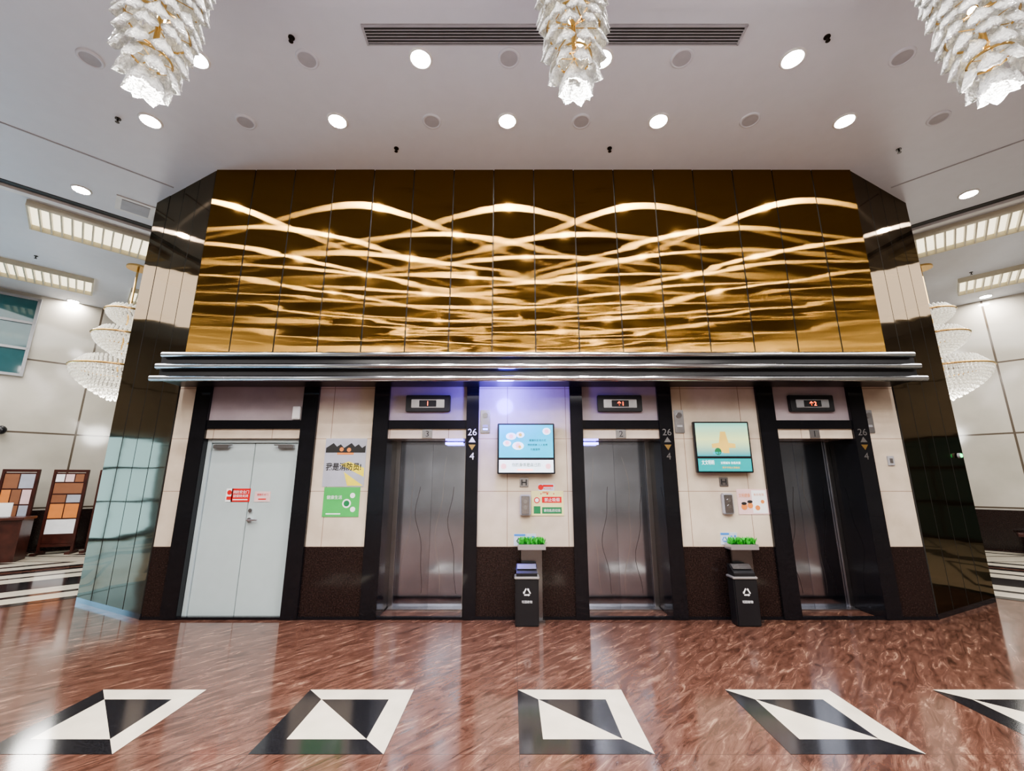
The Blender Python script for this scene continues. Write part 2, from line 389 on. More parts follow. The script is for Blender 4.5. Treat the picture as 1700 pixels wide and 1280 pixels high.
o, w, h, y = sign("poster", "white and yellow firefighter poster with dark skyline picture", 542, 604, 728, 808, "gray_paper", cat="poster")
pk = [(-w*.48, h*.2)]
for i in range(12):
    xx = -w*.48+w*.96*i/11; pk.append((xx, h*(.30+.13*((i*7) % 5)/5)))
pk.append((w*.48, h*.2)); ppoly(o, "printed_skyline", [pk[::-1]], y, "ink", .001)
ppoly(o, "printed_stripe", [[(-w*.1, -h*.05), (w*.48, -h*.3), (w*.48, -h*.12), (w*.1, h*.02)]], y, "yellow_paper", .001)
ppoly(o, "printed_stripe", [[(w*.0, -h*.2), (w*.48, -h*.48), (w*.1, -h*.48)]], y, "yellow_paper", .001)
for pts in (disc_pts(-w*.1, h*.27, w*.05), disc_pts(w*.08, h*.26, w*.05), rect(-w*.2, w*.2, h*.16, h*.2)): ppoly(o, "printed_figure", [pts], y-.0012, "orange_paper", .001)
ptext(o, "我是消防员!", (-w*.02, y-.001, -h*.09), h*.16, "ink", w*.85, bold=.02)
o, w, h, y = sign("poster", "green poster with white lettering and round emblem", 539, 595, 809, 858, "green_paper", cat="poster")
ptext(o, "健康生活", (-w*.2, y, h*.16), h*.13, "paper_white", w*.42)
for pts in (disc_pts(w*.15, -h*.05, w*.12), disc_pts(w*.3, h*.22, w*.07), disc_pts(w*.33, -h*.25, w*.07), rect(-w*.4, w*.0, -h*.42, -h*.38)): ppoly(o, "printed_emblem", [pts], y, "paper_white", .001)
ppoly(o, "printed_ring", [disc_pts(w*.15, -h*.05, w*.08)], y-.0012, "dark_green", .001)
x, z = W(494, 686); o = thing("wall_box", "small white junction box above white door", "box", (x, YW, z))
pbox(o, "housing", (0, -.02, 0), (.1, .04, .17), "white_plastic", .005); pbox(o, "cover", (0, -.043, 0), (.085, .006, .15), "white_plastic", .002)

# ------------------------------------------------------------------ elevators
nums = ["3", "2", "1"]; disp = ["1", "↑1", "↑2"]
def ribbon(bm, pts, w, y):
    L_ = [(bm.verts.new((x-w, y, z)), bm.verts.new((x+w, y, z))) for x, z in pts]
    for i in range(len(L_)-1): bm.faces.new((L_[i][0], L_[i][1], L_[i+1][1], L_[i+1][0]))
for i in range(3):
    a, c = op[i+1]; cx = (a+c)/2; w = c-a
    e = thing("elevator_door", "polished steel lift doors with etched wavy lines, lift %s" % nums[i], "elevator door", (cx, 6.02, 0), group="lift doors")
    for sg in (-1, 1):
        pbox(e, "jamb", (sg*(w/2-.03), -.02, 1.065), (.06, .06, 2.13), "steel", .004)
        dp = pbox(e, "door_panel", (sg*(w/4-.031), 0, 1.07), (w/2-.064, .03, 2.11), "steel_door", .003)
        for q in range(2):
            ph = random.uniform(0, 6); xo = (q-.5)*.16; bm = bmesh.new()
            pts = []
            for k_ in range(60):
                t_ = k_/59; zz = .85-1.75*t_ if q == 0 else .45-1.35*t_
                pts.append((xo+.055*math.sin(ph+t_*5)+.018*math.sin(ph*2+t_*13), zz))
            ribbon(bm, pts, .003, -.0162); bm_obj("etched_line", bm, ["etch" if q else "steel"], (0, 0, 0), dp)
    pbox(e, "door_sill", (0, -.07, .008), (w-.02, .14, .016), "steel", .002)
    if i < 2: pbox(e, "soffit_light", ((.30, -.34)[i], -.10, 2.10), (.24, .03, .03), "violet_strip")
    o = thing("number_plate", "small steel plate with lift number %s" % nums[i], "sign", (cx, YW-.005, 2.192))
    pbox(o, "panel", (0, -.004, 0), (.13, .008, .11), "steel", .002); ptext(o, nums[i], (0, -.009, 0), .075, "ink")
    o = thing("floor_indicator", "black floor indicator box with steel bezel and red digits", "display", (cx, YW, 2.585), group="lift floor indicators")
    pbox(o, "housing", (0, -.025, 0), (.58, .05, .215), "black_plastic", .008)
    pbox(o, "bezel", (0, -.055, -.005), (.43, .012, .11), "steel", .004)
    pbox(o, "display", (0, -.064, -.005), (.22, .008, .085), "black_plastic", .002)
    ptext(o, disp[i], (.0, -.069, -.005), .055, "digit_red", .11)
    px = [(-.51), (1.99), (4.50)][i]
    o = thing("floor_range_sign", "engraved floor range lettering with up and down triangles on black pillar", "sign", (px, YW-.045, 2.06), group="floor range lettering")
    mm = "paper_white" if i == 0 else "steel"
    ptext(o, "26", (0, -.001, .15), .085, mm, .13, "top_floor_lettering")
    ppoly(o, "up_triangle", [[(-.045, .02), (.045, .02), (0, .09)]], -.0005, "paper_white" if i == 0 else "steel")
    ppoly(o, "down_triangle", [[(-.045, -.01), (0, -.08), (.045, -.01)]], -.0005, "gold_metal")
    ptext(o, "4", (0, -.001, -.155), .085, mm, .1, "bottom_floor_lettering")
    u = [806, 1127, 1441][i]; x, z = W(u, 700)
    o = thing("call_plate", "brushed steel key switch plate with round lock", "switch plate", (x, YW, z), group="steel key switch plates")
    pbox(o, "panel", (0, -.008, 0), (.125, .016, .30), "steel", .006)
    pcyl(o, "lock", (0, -.02, .08), .035, .02, "chrome", 'Y'); pbox(o, "slot", (0, -.018, -.06), (.07, .004, .03), "gray_plastic", .001)
    if i == 0: pbox(o, "indicator_light", (0, -.019, -.1), (.06, .006, .02), "blue_led")

# ------------------------------------------------------------------ televisions
def tv(u0, u1, v0, v1, kind):
    x0, z1 = W(u0, v0, YW-.09); x1, z0 = W(u1, v1, YW-.09); w = x1-x0; h = z1-z0
    o = thing("television", "wall-mounted television showing %s" % ("cyan health programme with white banner" if kind == 0 else "yellow-green skyline picture with teal banner"), "television", ((x0+x1)/2, YW-.002, (z0+z1)/2))
    pbox(o, "wall_bracket", (0, -.02, 0), (w*.4, .04, h*.5), "black_plastic")
    pbox(o, "bezel", (0, -.065, 0), (w, .05, h), "black_plastic", .006)
    y = -.091; zb = -h*.18
    pbox(o, "screen", (0, y, (h*.47+zb)/2), (w*.94, .003, h*.47-zb), "screen_cyan" if kind == 0 else "screen_sky")
    pbox(o, "banner", (0, y, (zb-.03-h*.47)/2), (w*.94, .003, h*.47+zb-.03), "screen_white" if kind == 0 else "screen_teal")
    y -= .002
    if kind == 0:
        for q in (disc_pts(-w*.26, h*.24, w*.09, rz=h*.07), disc_pts(-w*.1, h*.27, w*.07, rz=h*.06), disc_pts(-w*.33, h*.1, w*.07, rz=h*.06), disc_pts(-w*.14, h*.05, w*.1, rz=h*.08), disc_pts(w*.36, h*.34, w*.07, rz=h*.07)):
            ppoly(o, "cloud_bubble", [q], y, "screen_white", .001)
        for q in (disc_pts(-w*.33, h*.11, w*.035), disc_pts(-w*.14, h*.06, w*.045), disc_pts(-w*.26, h*.24, w*.04), disc_pts(w*.36, h*.34, w*.04)): ppoly(o, "cloud_mark", [q], y-.0015, "screen_pink", .001)
        for q in (disc_pts(-w*.1, h*.27, w*.03), disc_pts(-w*.11, h*.03, w*.025)): ppoly(o, "cloud_mark", [q], y-.003, "screen_gold", .001)
        ptext(o, "健康的生活方式", (w*.2, y, h*.16), h*.045, "ink", w*.4); ptext(o, "预防疾病 人人有责", (w*.2, y, h*.07), h*.045, "ink", w*.4); ptext(o, "均衡营养", (w*.16, y, -h*.02), h*.045, "ink", w*.25)
        ptext(o, "你的身体是自己的", (w*.0, y, -h*.32), h*.075, "ink", w*.5); ptext(o, "规律作息 合理饮食", (-w*.02, y, -h*.42), h*.035, "digit_red", w*.4)
        for q in (-.39, .38): ppoly(o, "banner_icon", [disc_pts(w*q, -h*.35, w*.05)], y, "screen_pink", .001)
    else:
        ppoly(o, "tower_picture", [[(-w*.07, -h*.12), (w*.1, -h*.12), (w*.1, -h*.02), (w*.22, -h*.02), (w*.22, h*.06), (w*.1, h*.08), (w*.06, h*.3), (-w*.03, h*.3), (-w*.07, h*.08), (-w*.2, h*.06), (-w*.2, -h*.02), (-w*.07, -h*.02)]], y, "screen_gold", .001)
        ppoly(o, "figure_silhouette", [disc_pts(-w*.1, -h*.09, w*.06, rz=h*.07)], y-.0012, "dark_green", .001)
        ptext(o, "城市之光", (-w*.1, y-.002, -h*.12), h*.05, "screen_cyan", w*.3)
        ptext(o, "文文明明", (-w*.3, y, -h*.30), h*.09, "screen_white", w*.22, "banner_lettering"); ptext(o, "文明城市 你我共建", (w*.1, y, -h*.31), h*.05, "screen_white", w*.35)
        ptext(o, "爱护环境从我做起", (w*.1, y, -h*.40), h*.04, "screen_gold", w*.4)
    pbox(o, "divider_strip", (0, -.09, zb-.015), (w*.96, .003, .026), "black_plastic")
tv(826, 922, 703, 787, 0); tv(1150, 1252, 700, 785, 1)

for (u, v) in ((870, 801), (1201, 800)):
    x, z = W(u, v); o = thing("button_sign", "small steel sign with engraved symbol below television", "sign", (x, YW, z), group="small steel symbol signs")
    pbox(o, "panel", (0, -.005, 0), (.11, .01, .11), "steel", .002)
    ppoly(o, "engraved_symbol", [[(-.035, -.035), (-.02, -.035), (-.02, -.008), (.02, -.008), (.02, -.035), (.035, -.035), (.035, .035), (.02, .035), (.02, .008), (-.02, .008), (-.02, .035), (-.035, .035)]], -.0105, "ink", .001)
for (u, v) in ((872, 838), (1206, 836)):
    x, z = W(u, v); o = thing("call_button", "grey steel lift call button box with round button", "call button", (x, YW, z), group="lift call buttons")
    pbox(o, "housing", (0, -.03, 0), (.135, .06, .25), "gray_plastic", .012); pbox(o, "face_plate", (0, -.062, 0), (.10, .006, .215), "steel", .003)
    pcyl(o, "button", (0, -.069, .04), .022, .012, "chrome", 'Y'); pcyl(o, "button", (0, -.069, -.03), .022, .012, "chrome", 'Y')
x, z = W(1478, 765); o = thing("wall_switch", "small grey wall switch on cream marble", "switch", (x, YW, z)); pbox(o, "housing", (0, -.008, 0), (.085, .016, .12), "gray_plastic", .004); pbox(o, "rocker", (0, -.018, 0), (.04, .006, .06), "steel", .002)
o, w, h, y = sign("notice", "narrow red and white warning notice", 894, 920, 803, 815, "notice_paper")
ppoly(o, "printed_symbol", [disc_pts(-w*.36, 0, h*.38)], y, "red_sign", .001); ppoly(o, "printed_band", [rect(-w*.22, w*.45, h*.05, h*.36)], y, "red_sign", .001); ptext(o, "电动车禁止", (w*.12, y, -h*.2), h*.28, "red_sign", w*.6)
o, w, h, y = sign("notice", "cream no-smoking notice with red and green bars", 882, 936, 815, 856, "cream_paper")
ppoly(o, "red_band", [rect(-w*.17, w*.44, h*.02, h*.26)], y, "red_sign", .001)
for (a, c_, d_) in ((0, .38, .03), (-.2, .38, .02), (.2, .38, .02)): ppoly(o, "printed_star", [disc_pts(w*a, h*c_, w*d_, 5)], y, "red_sign", .001)
ppoly(o, "prohibition_ring", [disc_pts(-w*.33, h*.12, w*.09)], y, "red_sign", .001)
ppoly(o, "green_band", [rect(-w*.17, w*.44, -h*.42, -h*.16)], y, "dark_green", .001); ppoly(o, "green_symbol", [rect(-w*.43, -w*.22, -h*.42, -h*.12)], y, "dark_green", .001)
ppoly(o, "prohibition_mark", [disc_pts(-w*.33, h*.12, w*.06)], y-.0012, "paper_white", .001)
ptext(o, "禁止吸烟", (w*.14, y-.001, h*.14), h*.15, "paper_white", w*.5); ptext(o, "请勿乱扔垃圾", (w*.14, y-.001, -h*.29), h*.12, "paper_white", w*.52)
ptext(o, "温馨提示", (-w*.05, y, h*.44), h*.07, "red_sign", w*.4)
o, w, h, y = sign("poster", "pale poster with cartoon family drawing in orange and brown", 1222, 1277, 812, 854, "pink_paper", cat="poster")
ppoly(o, "printed_sheet", [rect(-w*.02, w*.46, -h*.45, h*.45)], y, "paper_white", .001)
for (a, c_, d_) in ((-.3, -.2, .1), (-.1, -.15, .09), (.14, -.24, .08), (.32, 0, .06)): ppoly(o, "printed_face", [disc_pts(w*a, h*c_, w*d_)], y-.0012, "orange_paper", .001)
for (a, c_) in ((-.3, -.07), (-.1, 0)): ppoly(o, "printed_hair", [disc_pts(w*a, h*c_, w*.09, rz=h*.06)], y-.0024, "ink", .001)
ptext(o, "文明健康", (-w*.26, y, h*.25), h*.16, "orange_paper", w*.38); ptext(o, "有你有我", (w*.22, y-.001, h*.28), h*.1, "orange_paper", w*.35)
for (u0, u1, v0, v1, col) in ((853, 890, 886, 906, "ink"), (1195, 1225, 884, 904, "blue_paper")):
    o, w, h, y = sign("recycling_notice", "white recycling notice with %s symbols above waste bin" % ("black" if col == "ink" else "blue"), u0, u1, v0, v1, "notice_paper")
    ppoly(o, "recycling_symbol", recycle(-w*.26, -h*.08, h*.3), y, col, .001)
    for q in (rect(-w*.48, w*.02, h*.3, h*.48), rect(w*.1, w*.2, -h*.35, h*.25), rect(w*.3, w*.45, -h*.35, -h*.05), disc_pts(w*.37, h*.2, w*.06)): ppoly(o, "printed_mark", [q], y, col if col != "ink" else "blue_paper", .001)
    ppoly(o, "divider", [rect(w*.045, w*.06, -h*.5, h*.5)], y, "gray_plastic", .001)

# ------------------------------------------------------------------ bins and planters
def planter(x):
    yy = 5.46
    o = thing("planter_stand", "chrome planter stand with tray against dark stone dado", "planter", (x, yy, 0), group="chrome planter stands")
    pbox(o, "base", (0, 0, .015), (.30, .12, .03), "column_steel", .004)
    pbox(o, "column", (0, .02, .42), (.25, .06, .80), "column_steel", .008)
    bm = bmesh.new(); add_box(bm, -.155, .155, -.09, .065, 0, .015, 0); add_box(bm, -.155, .155, -.10, -.09, 0, .06, 0); add_box(bm, -.155, .155, .055, .065, 0, .06, 0)
    add_box(bm, -.165, -.155, -.10, .065, 0, .06, 0); add_box(bm, .155, .165, -.10, .065, 0, .06, 0)
    bm_obj("tray", bm, ["tray_steel"], (0, 0, .80), o)
    pl = thing("potted_plant", "bright green leafy plants filling chrome tray", "plant", (x, yy-.017, .816), group="green plants")
    pbox(pl, "soil", (0, 0, .02), (.29, .13, .035), "dark_gap")
    bm = bmesh.new()
    for k_ in range(340):
        b0 = Vector((random.uniform(-.15, .15), random.uniform(-.06, .05), .037)); a = random.uniform(0, 6.28); lean = random.uniform(.01, .045); hh = random.uniform(.03, .095)
        d = Vector((math.cos(a), math.sin(a)*.6, 0)); sd = Vector((-d.y, d.x, 0))*random.uniform(.010, .02)
        t = b0+d*lean+Vector((0, 0, hh)); mdl = b0+d*lean*.5+Vector((0, 0, hh*.65))
        vs = [bm.verts.new(v) for v in (b0, mdl+sd, t, mdl-sd)]; bm.faces.new(vs)
    f = bm_obj("foliage", bm, ["leaf_green"], (0, 0, 0), pl); f["kind"] = "stuff"
def bin_(x):
    o = thing("trash_bin", "black waste bin with silver rim and white recycling symbol", "trash bin", (x, 5.345, 0), group="black waste bins")
    bm = bmesh.new(); add_box(bm, -.135, .135, -.085, .075, 0, .50, 0, .012)
    bm_obj("body", bm, ["black_plastic"], (0, 0, 0), o)
    pbox(o, "rim", (0, -.005, .512), (.285, .17, .026), "tray_steel", .006)
    bm = bmesh.new()
    pf = [(-.08, .525), (.075, .525), (.075, .64), (.02, .64), (-.08, .56)]
    A = [bm.verts.new((-.12, y, z)) for y, z in pf]; B = [bm.verts.new((.12, y, z)) for y, z in pf]
    bm.faces.new(A); bm.faces.new(B[::-1])
    for i in range(5): bm.faces.new((A[i], B[i], B[(i+1) % 5], A[(i+1) % 5]))
    bmesh.ops.recalc_face_normals(bm, faces=bm.faces); bm_obj("hood", bm, ["black_plastic"], (0, 0, 0), o)
    pbox(o, "ashtray_lip", (0, -.02, .625), (.22, .08, .010), "steel", .003, rot=(math.radians(36), 0, 0))
    ppoly(o, "recycling_symbol", recycle(0, .36, .055), -.086, "paper_white", .001)
    ptext(o, "可回收物", (0, -.087, .26), .03, "paper_white", .12)
planter(.235); bin_(.17); planter(2.76); bin_(2.67)

# ------------------------------------------------------------------ ceiling fittings
dl = None
def downlight(x, y):
    global dl
    if dl is None:
        o = thing("downlight", "round recessed ceiling downlight, lit, white trim", "ceiling light", (x, y, H), group="recessed ceiling downlights")
        bm = bmesh.new(); lathe(bm, [(.10, -.002), (.104, -.016), (.125, -.012), (.13, 0)]); bm_obj("trim_ring", bm, ["white_plastic"], (0, 0, 0), o)
        bm = bmesh.new(); f = bm.faces.new([bm.verts.new((.102*math.cos(-q*math.pi/8), .102*math.sin(-q*math.pi/8), -.008)) for q in range(16)])
        bm_obj("lamp_disc", bm, ["lamp_glow"], (0, 0, 0), o)
        dl = o; return o
    return copy_thing(dl, (x, y, H))
for x in (-4.64, -2.24, -.06, 1.88, 4.27): downlight(x, 4.62)
for x in (-3.45, -1.0, .98, 3.07): downlight(x, 3.79)
for j, y in enumerate((2.96, 2.13, 1.3, .4, -.5, -1.5, -2.6, -3.9, -5.4, -7.4)):
    xs = (-4.4, -2.1, .3, 2.7, 5.0) if j % 2 == 0 else (-3.3, -.9, 1.5, 3.9)
    for x in xs: downlight(x, y)
for (u, v) in ((135, 315), (1608, 322), (122, 500), (1636, 492)):
    x, y = CE(u, v); downlight(x, y)
sp = None
for (u, v) in ((510, 98), (845, 96), (1132, 96), (1498, 94), (150, 97), (408, 202), (717, 201), (965, 201), (1245, 199), (1558, 196)):
    x, y = CE(u, v)
    if sp is None:
        sp = thing("ceiling_speaker", "round grey unlit ceiling speaker grille", "speaker", (x, y, H), group="round ceiling speakers")
        bm = bmesh.new(); lathe(bm, [(.09, -.004), (.095, -.02), (.115, -.016), (.12, 0)]); bm_obj("trim_ring", bm, ["ceiling_paint"], (0, 0, 0), sp)
        pcyl(sp, "grille", (0, 0, -.007), .092, .01, "speaker_gray")
    else: copy_thing(sp, (x, y, H))
sk = None
for (u, v) in ((484, 62), (1373, 61), (196, 197), (658, 246), (1012, 246), (1492, 248), (60, 425), (1612, 452)):
    x, y = CE(u, v)
    if sk is None:
        sk = thing("sprinkler_head", "small dark pendent sprinkler head on white ceiling", "sprinkler", (x, y, H), group="ceiling sprinklers")
        pcyl(sk, "escutcheon", (0, 0, -.004), .032, .008, "dark_metal"); pcyl(sk, "stem", (0, 0, -.028), .009, .045, "dark_metal", seg=10)
        pcyl(sk, "deflector", (0, 0, -.053), .023, .005, "dark_metal", seg=16)
    else: copy_thing(sk, (x, y, H))
o = thing("air_vent", "long linear slotted air vent in white ceiling", "air vent", (.43, 3.53, H))
pbox(o, "backing", (0, 0, -.004), (3.9, .19, .008), "dark_gap")
bm = bmesh.new()
for k_ in range(6): add_box(bm, -1.94, 1.94, -.085+k_*.032-.003, -.085+k_*.032+.003, -.02, -.005)
bm_obj("slats", bm, ["speaker_gray"], (0, 0, 0), o)
bm = bmesh.new(); add_box(bm, -1.96, 1.96, -.105, -.092, -.022, 0); add_box(bm, -1.96, 1.96, .092, .105, -.022, 0); add_box(bm, -1.96, -1.94, -.1, .1, -.022, 0); add_box(bm, 1.94, 1.96, -.1, .1, -.022, 0)
bm_obj("frame", bm, ["speaker_gray"], (0, 0, 0), o)
def diag(name, sm, sgn, y0, y1, w, m, th=.01):
    p0 = (XC+sgn*(sm-y0), y0); p1 = (XC+sgn*(sm-y1), y1)
    d = Vector((p1[0]-p0[0], p1[1]-p0[1])); bm = bmesh.new(); add_box(bm, 0, d.length, -w/2, w/2, H-th, H+.01)
    o = bm_obj(name, bm, [m], (p0[0], p0[1], 0)); o.rotation_euler = (0, 0, math.atan2(d.y, d.x)); return struct(o)
k = 10
for sg in (-1, 1):
    diag("trim_%d" % k, 11.55, sg, -1, 5.9, .02, "speaker_gray"); k += 1
    diag("trim_%d" % k, 13.9, sg, -1, 8.3, .12, "dark_gap"); k += 1
    diag("trim_%d" % k, 14.1, sg, -1, 8.3, .12, "white_plastic", .05); k += 1
bm = bmesh.new(); add_box(bm, -2.4, 3.3, 3.14, 3.24, H-.05, H+.01); struct(bm_obj("trim_%d" % k, bm, ["ceiling_paint"])); k += 1
lv = None
def louver(x, y, rz):
    global lv
    if lv is None:
        lv = thing("louver_light", "rectangular louvred ceiling light with warm glow", "ceiling light", (x, y, H-.004), rz, group="louvred ceiling lights")
        pbox(lv, "diffuser", (0, 0, -.006), (1.6, .95, .012), "louver_glow")
        bm = bmesh.new()
        for q in range(13): add_box(bm, -.8+q*.133-.012, -.8+q*.133+.012, -.475, .475, -.10, -.012)
        add_box(bm, -.81, .81, -.495, -.465, -.105, 0); add_box(bm, -.81, .81, .465, .495, -.105, 0)
        bm_obj("louver_slats", bm, ["louver_slat"], (0, 0, 0), lv)
    else: copy_thing(lv, (x, y, H-.004), rz=rz)
for sg in (-1, 1):
    rz = math.pi/4 if sg < 0 else -math.pi/4
    for sm, ys in ((15.15, (4.1, 5.6, 7.1)), (19.6, (7.2, 8.8, 10.4))):
        for y in ys: louver(XC+sg*(sm-y), y, rz)
x, y = CE(225, 345); o = thing("access_hatch", "square white ceiling diffuser panel", "ceiling hatch", (x, y, H), math.pi/4)
pbox(o, "frame", (0, 0, -.008), (.5, .5, .016), "white_plastic", .003); pbox(o, "inner_panel", (0, 0, -.02), (.36, .36, .01), "speaker_gray", .003)

# ------------------------------------------------------------------ petal chandeliers
def petal(bm, base, ang, flare, ln, w):
    d = Vector((math.cos(ang), math.sin(ang), 0)); sd = Vector((-d.y, d.x, 0)); nr, nc = 7, 6
    prof = [.30, .62, .86, 1.0, 1.0, .84, .45]; g = []
    for i in range(nr):
        t = i/(nr-1); row = []
        out = flare*ln*(t**1.6)+.06*ln*math.sin(t*math.pi); dn = -ln*t
        for j in range(nc+1):
            q = j/nc*2-1
            rib = .05*w*math.cos(q*math.pi*2.5)
            row.append(bm.verts.new(base+d*(out-.28*w*q*q+rib)+sd*(q*w/2*prof[i])+Vector((0, 0, dn+(.10*ln*q*q if i >= nr-2 else 0)))))
        g.append(row)
    for i in range(nr-1):
        for j in range(nc):
            f = bm.faces.new((g[i][j], g[i][j+1], g[i+1][j+1], g[i+1][j])); f.smooth = True
def petal_chandelier(loc):
    o = thing("chandelier", "cascading chandelier of textured glass petals on gold frame", "chandelier", loc, group="glass petal chandeliers")
    Ltot = H-loc[2]
    pcyl(o, "rod", (0, 0, Ltot/2+.2), .018, Ltot-.4, "gold_metal", seg=12)
    pcyl(o, "ceiling_rose", (0, 0, Ltot-.02), .14, .04, "gold_metal")
    for z, r in ((.30, .12), (.58, .19), (.9, .22), (1.3, .24)):
        bm = bmesh.new(); prof = [(r, z-.012), (r+.008, z), (r, z+.012), (r-.008, z), (r, z-.012)]; lathe(bm, prof, 28)
        for q in range(3):
            a = q*math.pi/3; c_, s_ = math.cos(a), math.sin(a)
            vs = [bm.verts.new((c_*e0*r-s_*e1, s_*e0*r+c_*e1, z)) for e0, e1 in ((-1, -.005), (1, -.005), (1, .005), (-1, .005))]; bm.faces.new(vs)
        bm_obj("gold_ring", bm, ["gold_metal"], (0, 0, 0), o)
    for q in range(4):
        bm = bmesh.new(); bmesh.ops.create_icosphere(bm, subdivisions=2, radius=.028); bm_obj("bulb", bm, ["bulb_glow"], (.05*math.cos(q*1.57), .05*math.sin(q*1.57), .45+.27*q), o, smooth=True)
    R = [.10, .165, .205, .23, .245, .255, .265, .275, .28, .285, .29, .29, .29]
    for kk, r in enumerate(R):
        bm = bmesh.new(); n = int(6+kk*.85); zz = .15+kk*.117
        for q in range(n):
            a = 2*math.pi*(q+.5*(kk % 2))/n+kk*.3
            petal(bm, Vector((r*.8*math.cos(a), r*.8*math.sin(a), zz+random.uniform(-.03, .03))), a+random.uniform(-.15, .15), .34 if kk else .2, .155, .13)
        s = bm_obj("petal_tier", bm, ["crystal_petal"], (0, 0, 0), o); md = s.modifiers.new("thickness", 'SOLIDIFY'); md.thickness = .007
    return o
ch = petal_chandelier((.45, 2.5, 4.27))
copy_thing(ch, (-2.60, 2.5, 4.27), rz=.7); copy_thing(ch, (3.45, 2.5, 4.27), rz=1.9)
def bead_chandelier(loc):
    o = thing("chandelier", "large tiered crystal bead chandelier hanging in side hall", "chandelier", loc, group="tiered crystal chandeliers")
    Lt = H-loc[2]
    pcyl(o, "rod", (0, 0, Lt/2+.3), .02, Lt-.6, "gold_metal", seg=12); pcyl(o, "ceiling_rose", (0, 0, Lt-.02), .2, .04, "gold_metal")
    for (z0, hgt, R) in ((0, .85, .70), (.90, .60, .48), (1.55, .45, .36)):
        bm = bmesh.new(); rows = 15
        for i in range(rows):
            t = (i+.5)/rows
            r = R*math.sin(min(1, t*1.35)*math.pi/2)**.9 if t < .74 else R*(1-(t-.74)*1.1)
            n = max(5, int(2*math.pi*r/.07))
            for q in range(n):
                a = 2*math.pi*(q+.5*(i % 2))/n
                bmesh.ops.create_icosphere(bm, subdivisions=1, radius=.027, matrix=Matrix.Translation((r*math.cos(a), r*math.sin(a), z0+hgt*t)) @ Matrix.Diagonal((1, 1, 1.35, 1)))
        b_ = bm_obj("bead_bowl", bm, ["crystal_bead"], (0, 0, 0), o); b_["kind"] = "stuff"
        bm = bmesh.new(); zr = z0+hgt*.74; lathe(bm, [(R+.03, zr-.02), (R+.045, zr), (R+.03, zr+.02), (R+.015, zr), (R+.03, zr-.02)], 40); bm_obj("gold_ring", bm, ["gold_metal"], (0, 0, 0), o)
    return o
c2 = bead_chandelier((-8.1, 8.5, 3.18)); copy_thing(c2, (8.85, 8.5, 3.18))

# ------------------------------------------------------------------ floor inlays
def inlay(x0, y0, s, name, rz=0):
    b_ = .152; a = b_; c = s-b_
    P = [([(0, 0), (s, 0), (c, a), (a, a)], 1), ([(0, 0), (a, a), (a, c), (0, s)], 1), ([(0, s), (a, c), (c, c), (s, s)], 0), ([(s, s), (c, c), (c, a), (s, 0)], 0),
         ([(a, a), (c, a), (a, c)], 0), ([(c, a), (c, c), (a, c)], 1)]
    bm = bmesh.new()
    for pts, mi in P:
        f = bm.faces.new([bm.verts.new((px, py, .0015)) for px, py in pts]); f.material_index = mi
    bmesh.ops.recalc_face_normals(bm, faces=bm.faces)
    for f in bm.faces:
        if f.normal.z < 0: f.normal_flip()
    o = bm_obj(name, bm, ["inlay_cream", "inlay_black"], (x0, y0, 0)); o.rotation_euler = (0, 0, rz); return struct(o)
for i in range(-3, 4):
    inlay(.045+i*1.625, 2.98, .81, "trim_%d" % k); k += 1
def band(name, s0, s1, sg, y0, y1):
    bm = bmesh.new()
    def q(sa, sb, ya, yb, mi, z):
        pts = [(XC+sg*(sa-ya), ya), (XC+sg*(sa-yb), yb), (XC+sg*(sb-yb), yb), (XC+sg*(sb-ya), ya)]
        f = bm.faces.new([bm.verts.new((px, py, z)) for px, py in pts]); f.material_index = mi
    q(s0, s1, y0, y1, 0, .0015)
    q(s0, s0+.25, y0, y1, 1, .003); q(s1-.25, s1, y0, y1, 1, .003)
    y = y0
    while y < y1-.8:
        for (a, c_, mi, z) in ((s0+.8, s1-.8, 1, .003), (s0+1.0, s1-1.0, 0, .0045), (s0+1.6, s1-1.6, 1, .006)):
            dd = (a-s0)*.4; q(a, c_, y+dd*.6, y+2.5-dd*.6, mi, z)
        y += 2.7
    bmesh.ops.recalc_face_normals(bm, faces=bm.faces)
    for f in bm.faces:
        if f.normal.z < 0: f.normal_flip()
    o = bm_obj(name, bm, ["inlay_cream", "inlay_black"]); struct(o)
for sg in (-1, 1):
    band("trim_%d" % k, 12.9, 17.2, sg, -2, 8.9); k += 1
    band("trim_%d" % k, 17.5, 21.7, sg, 1.5, 11.5); k += 1

# ------------------------------------------------------------------ side hall furniture
def window(name, xa, xb, sg, zc=5.0, hh=1.9, m="teal_glass", lab="teal tinted window with dark mullions high in marble wall", mm="gray_plastic"):
    xm = (xa+xb)/2; ym = DI-abs(xm-XC); Lw = abs(xb-xa)*math.sqrt(2)
    o = thing(name, lab, "window", (xm, ym, zc), math.pi/4 if sg < 0 else -math.pi/4); o["kind"] = "structure"
    pbox(o, "glass", (0, -.07, 0), (Lw, .03, hh), m)
    for zz in (-.5, -.16, .18, .5): pbox(o, "mullion", (0, -.10, zz*hh), (Lw+.06, .05, .06), mm)
    for q in range(4): pbox(o, "mullion", (-Lw/2+Lw*q/3, -.10, 0), (.06, .05, hh), mm)
window("window_1", -13.7, -11.74, -1); window("window_2", 12.6, 14.2, 1)
ent = "tall daylight entrance glazing with dark mullions"  # out-of-view panes added so the side cladding has something to reflect
window("window_3", -15.45, -12.9, -1, 1.45, 2.8, "day_glass", ent, "dark_metal"); window("window_4", 13.6, 16.1, 1, 1.45, 2.8, "teal_glass", ent, "dark_metal")
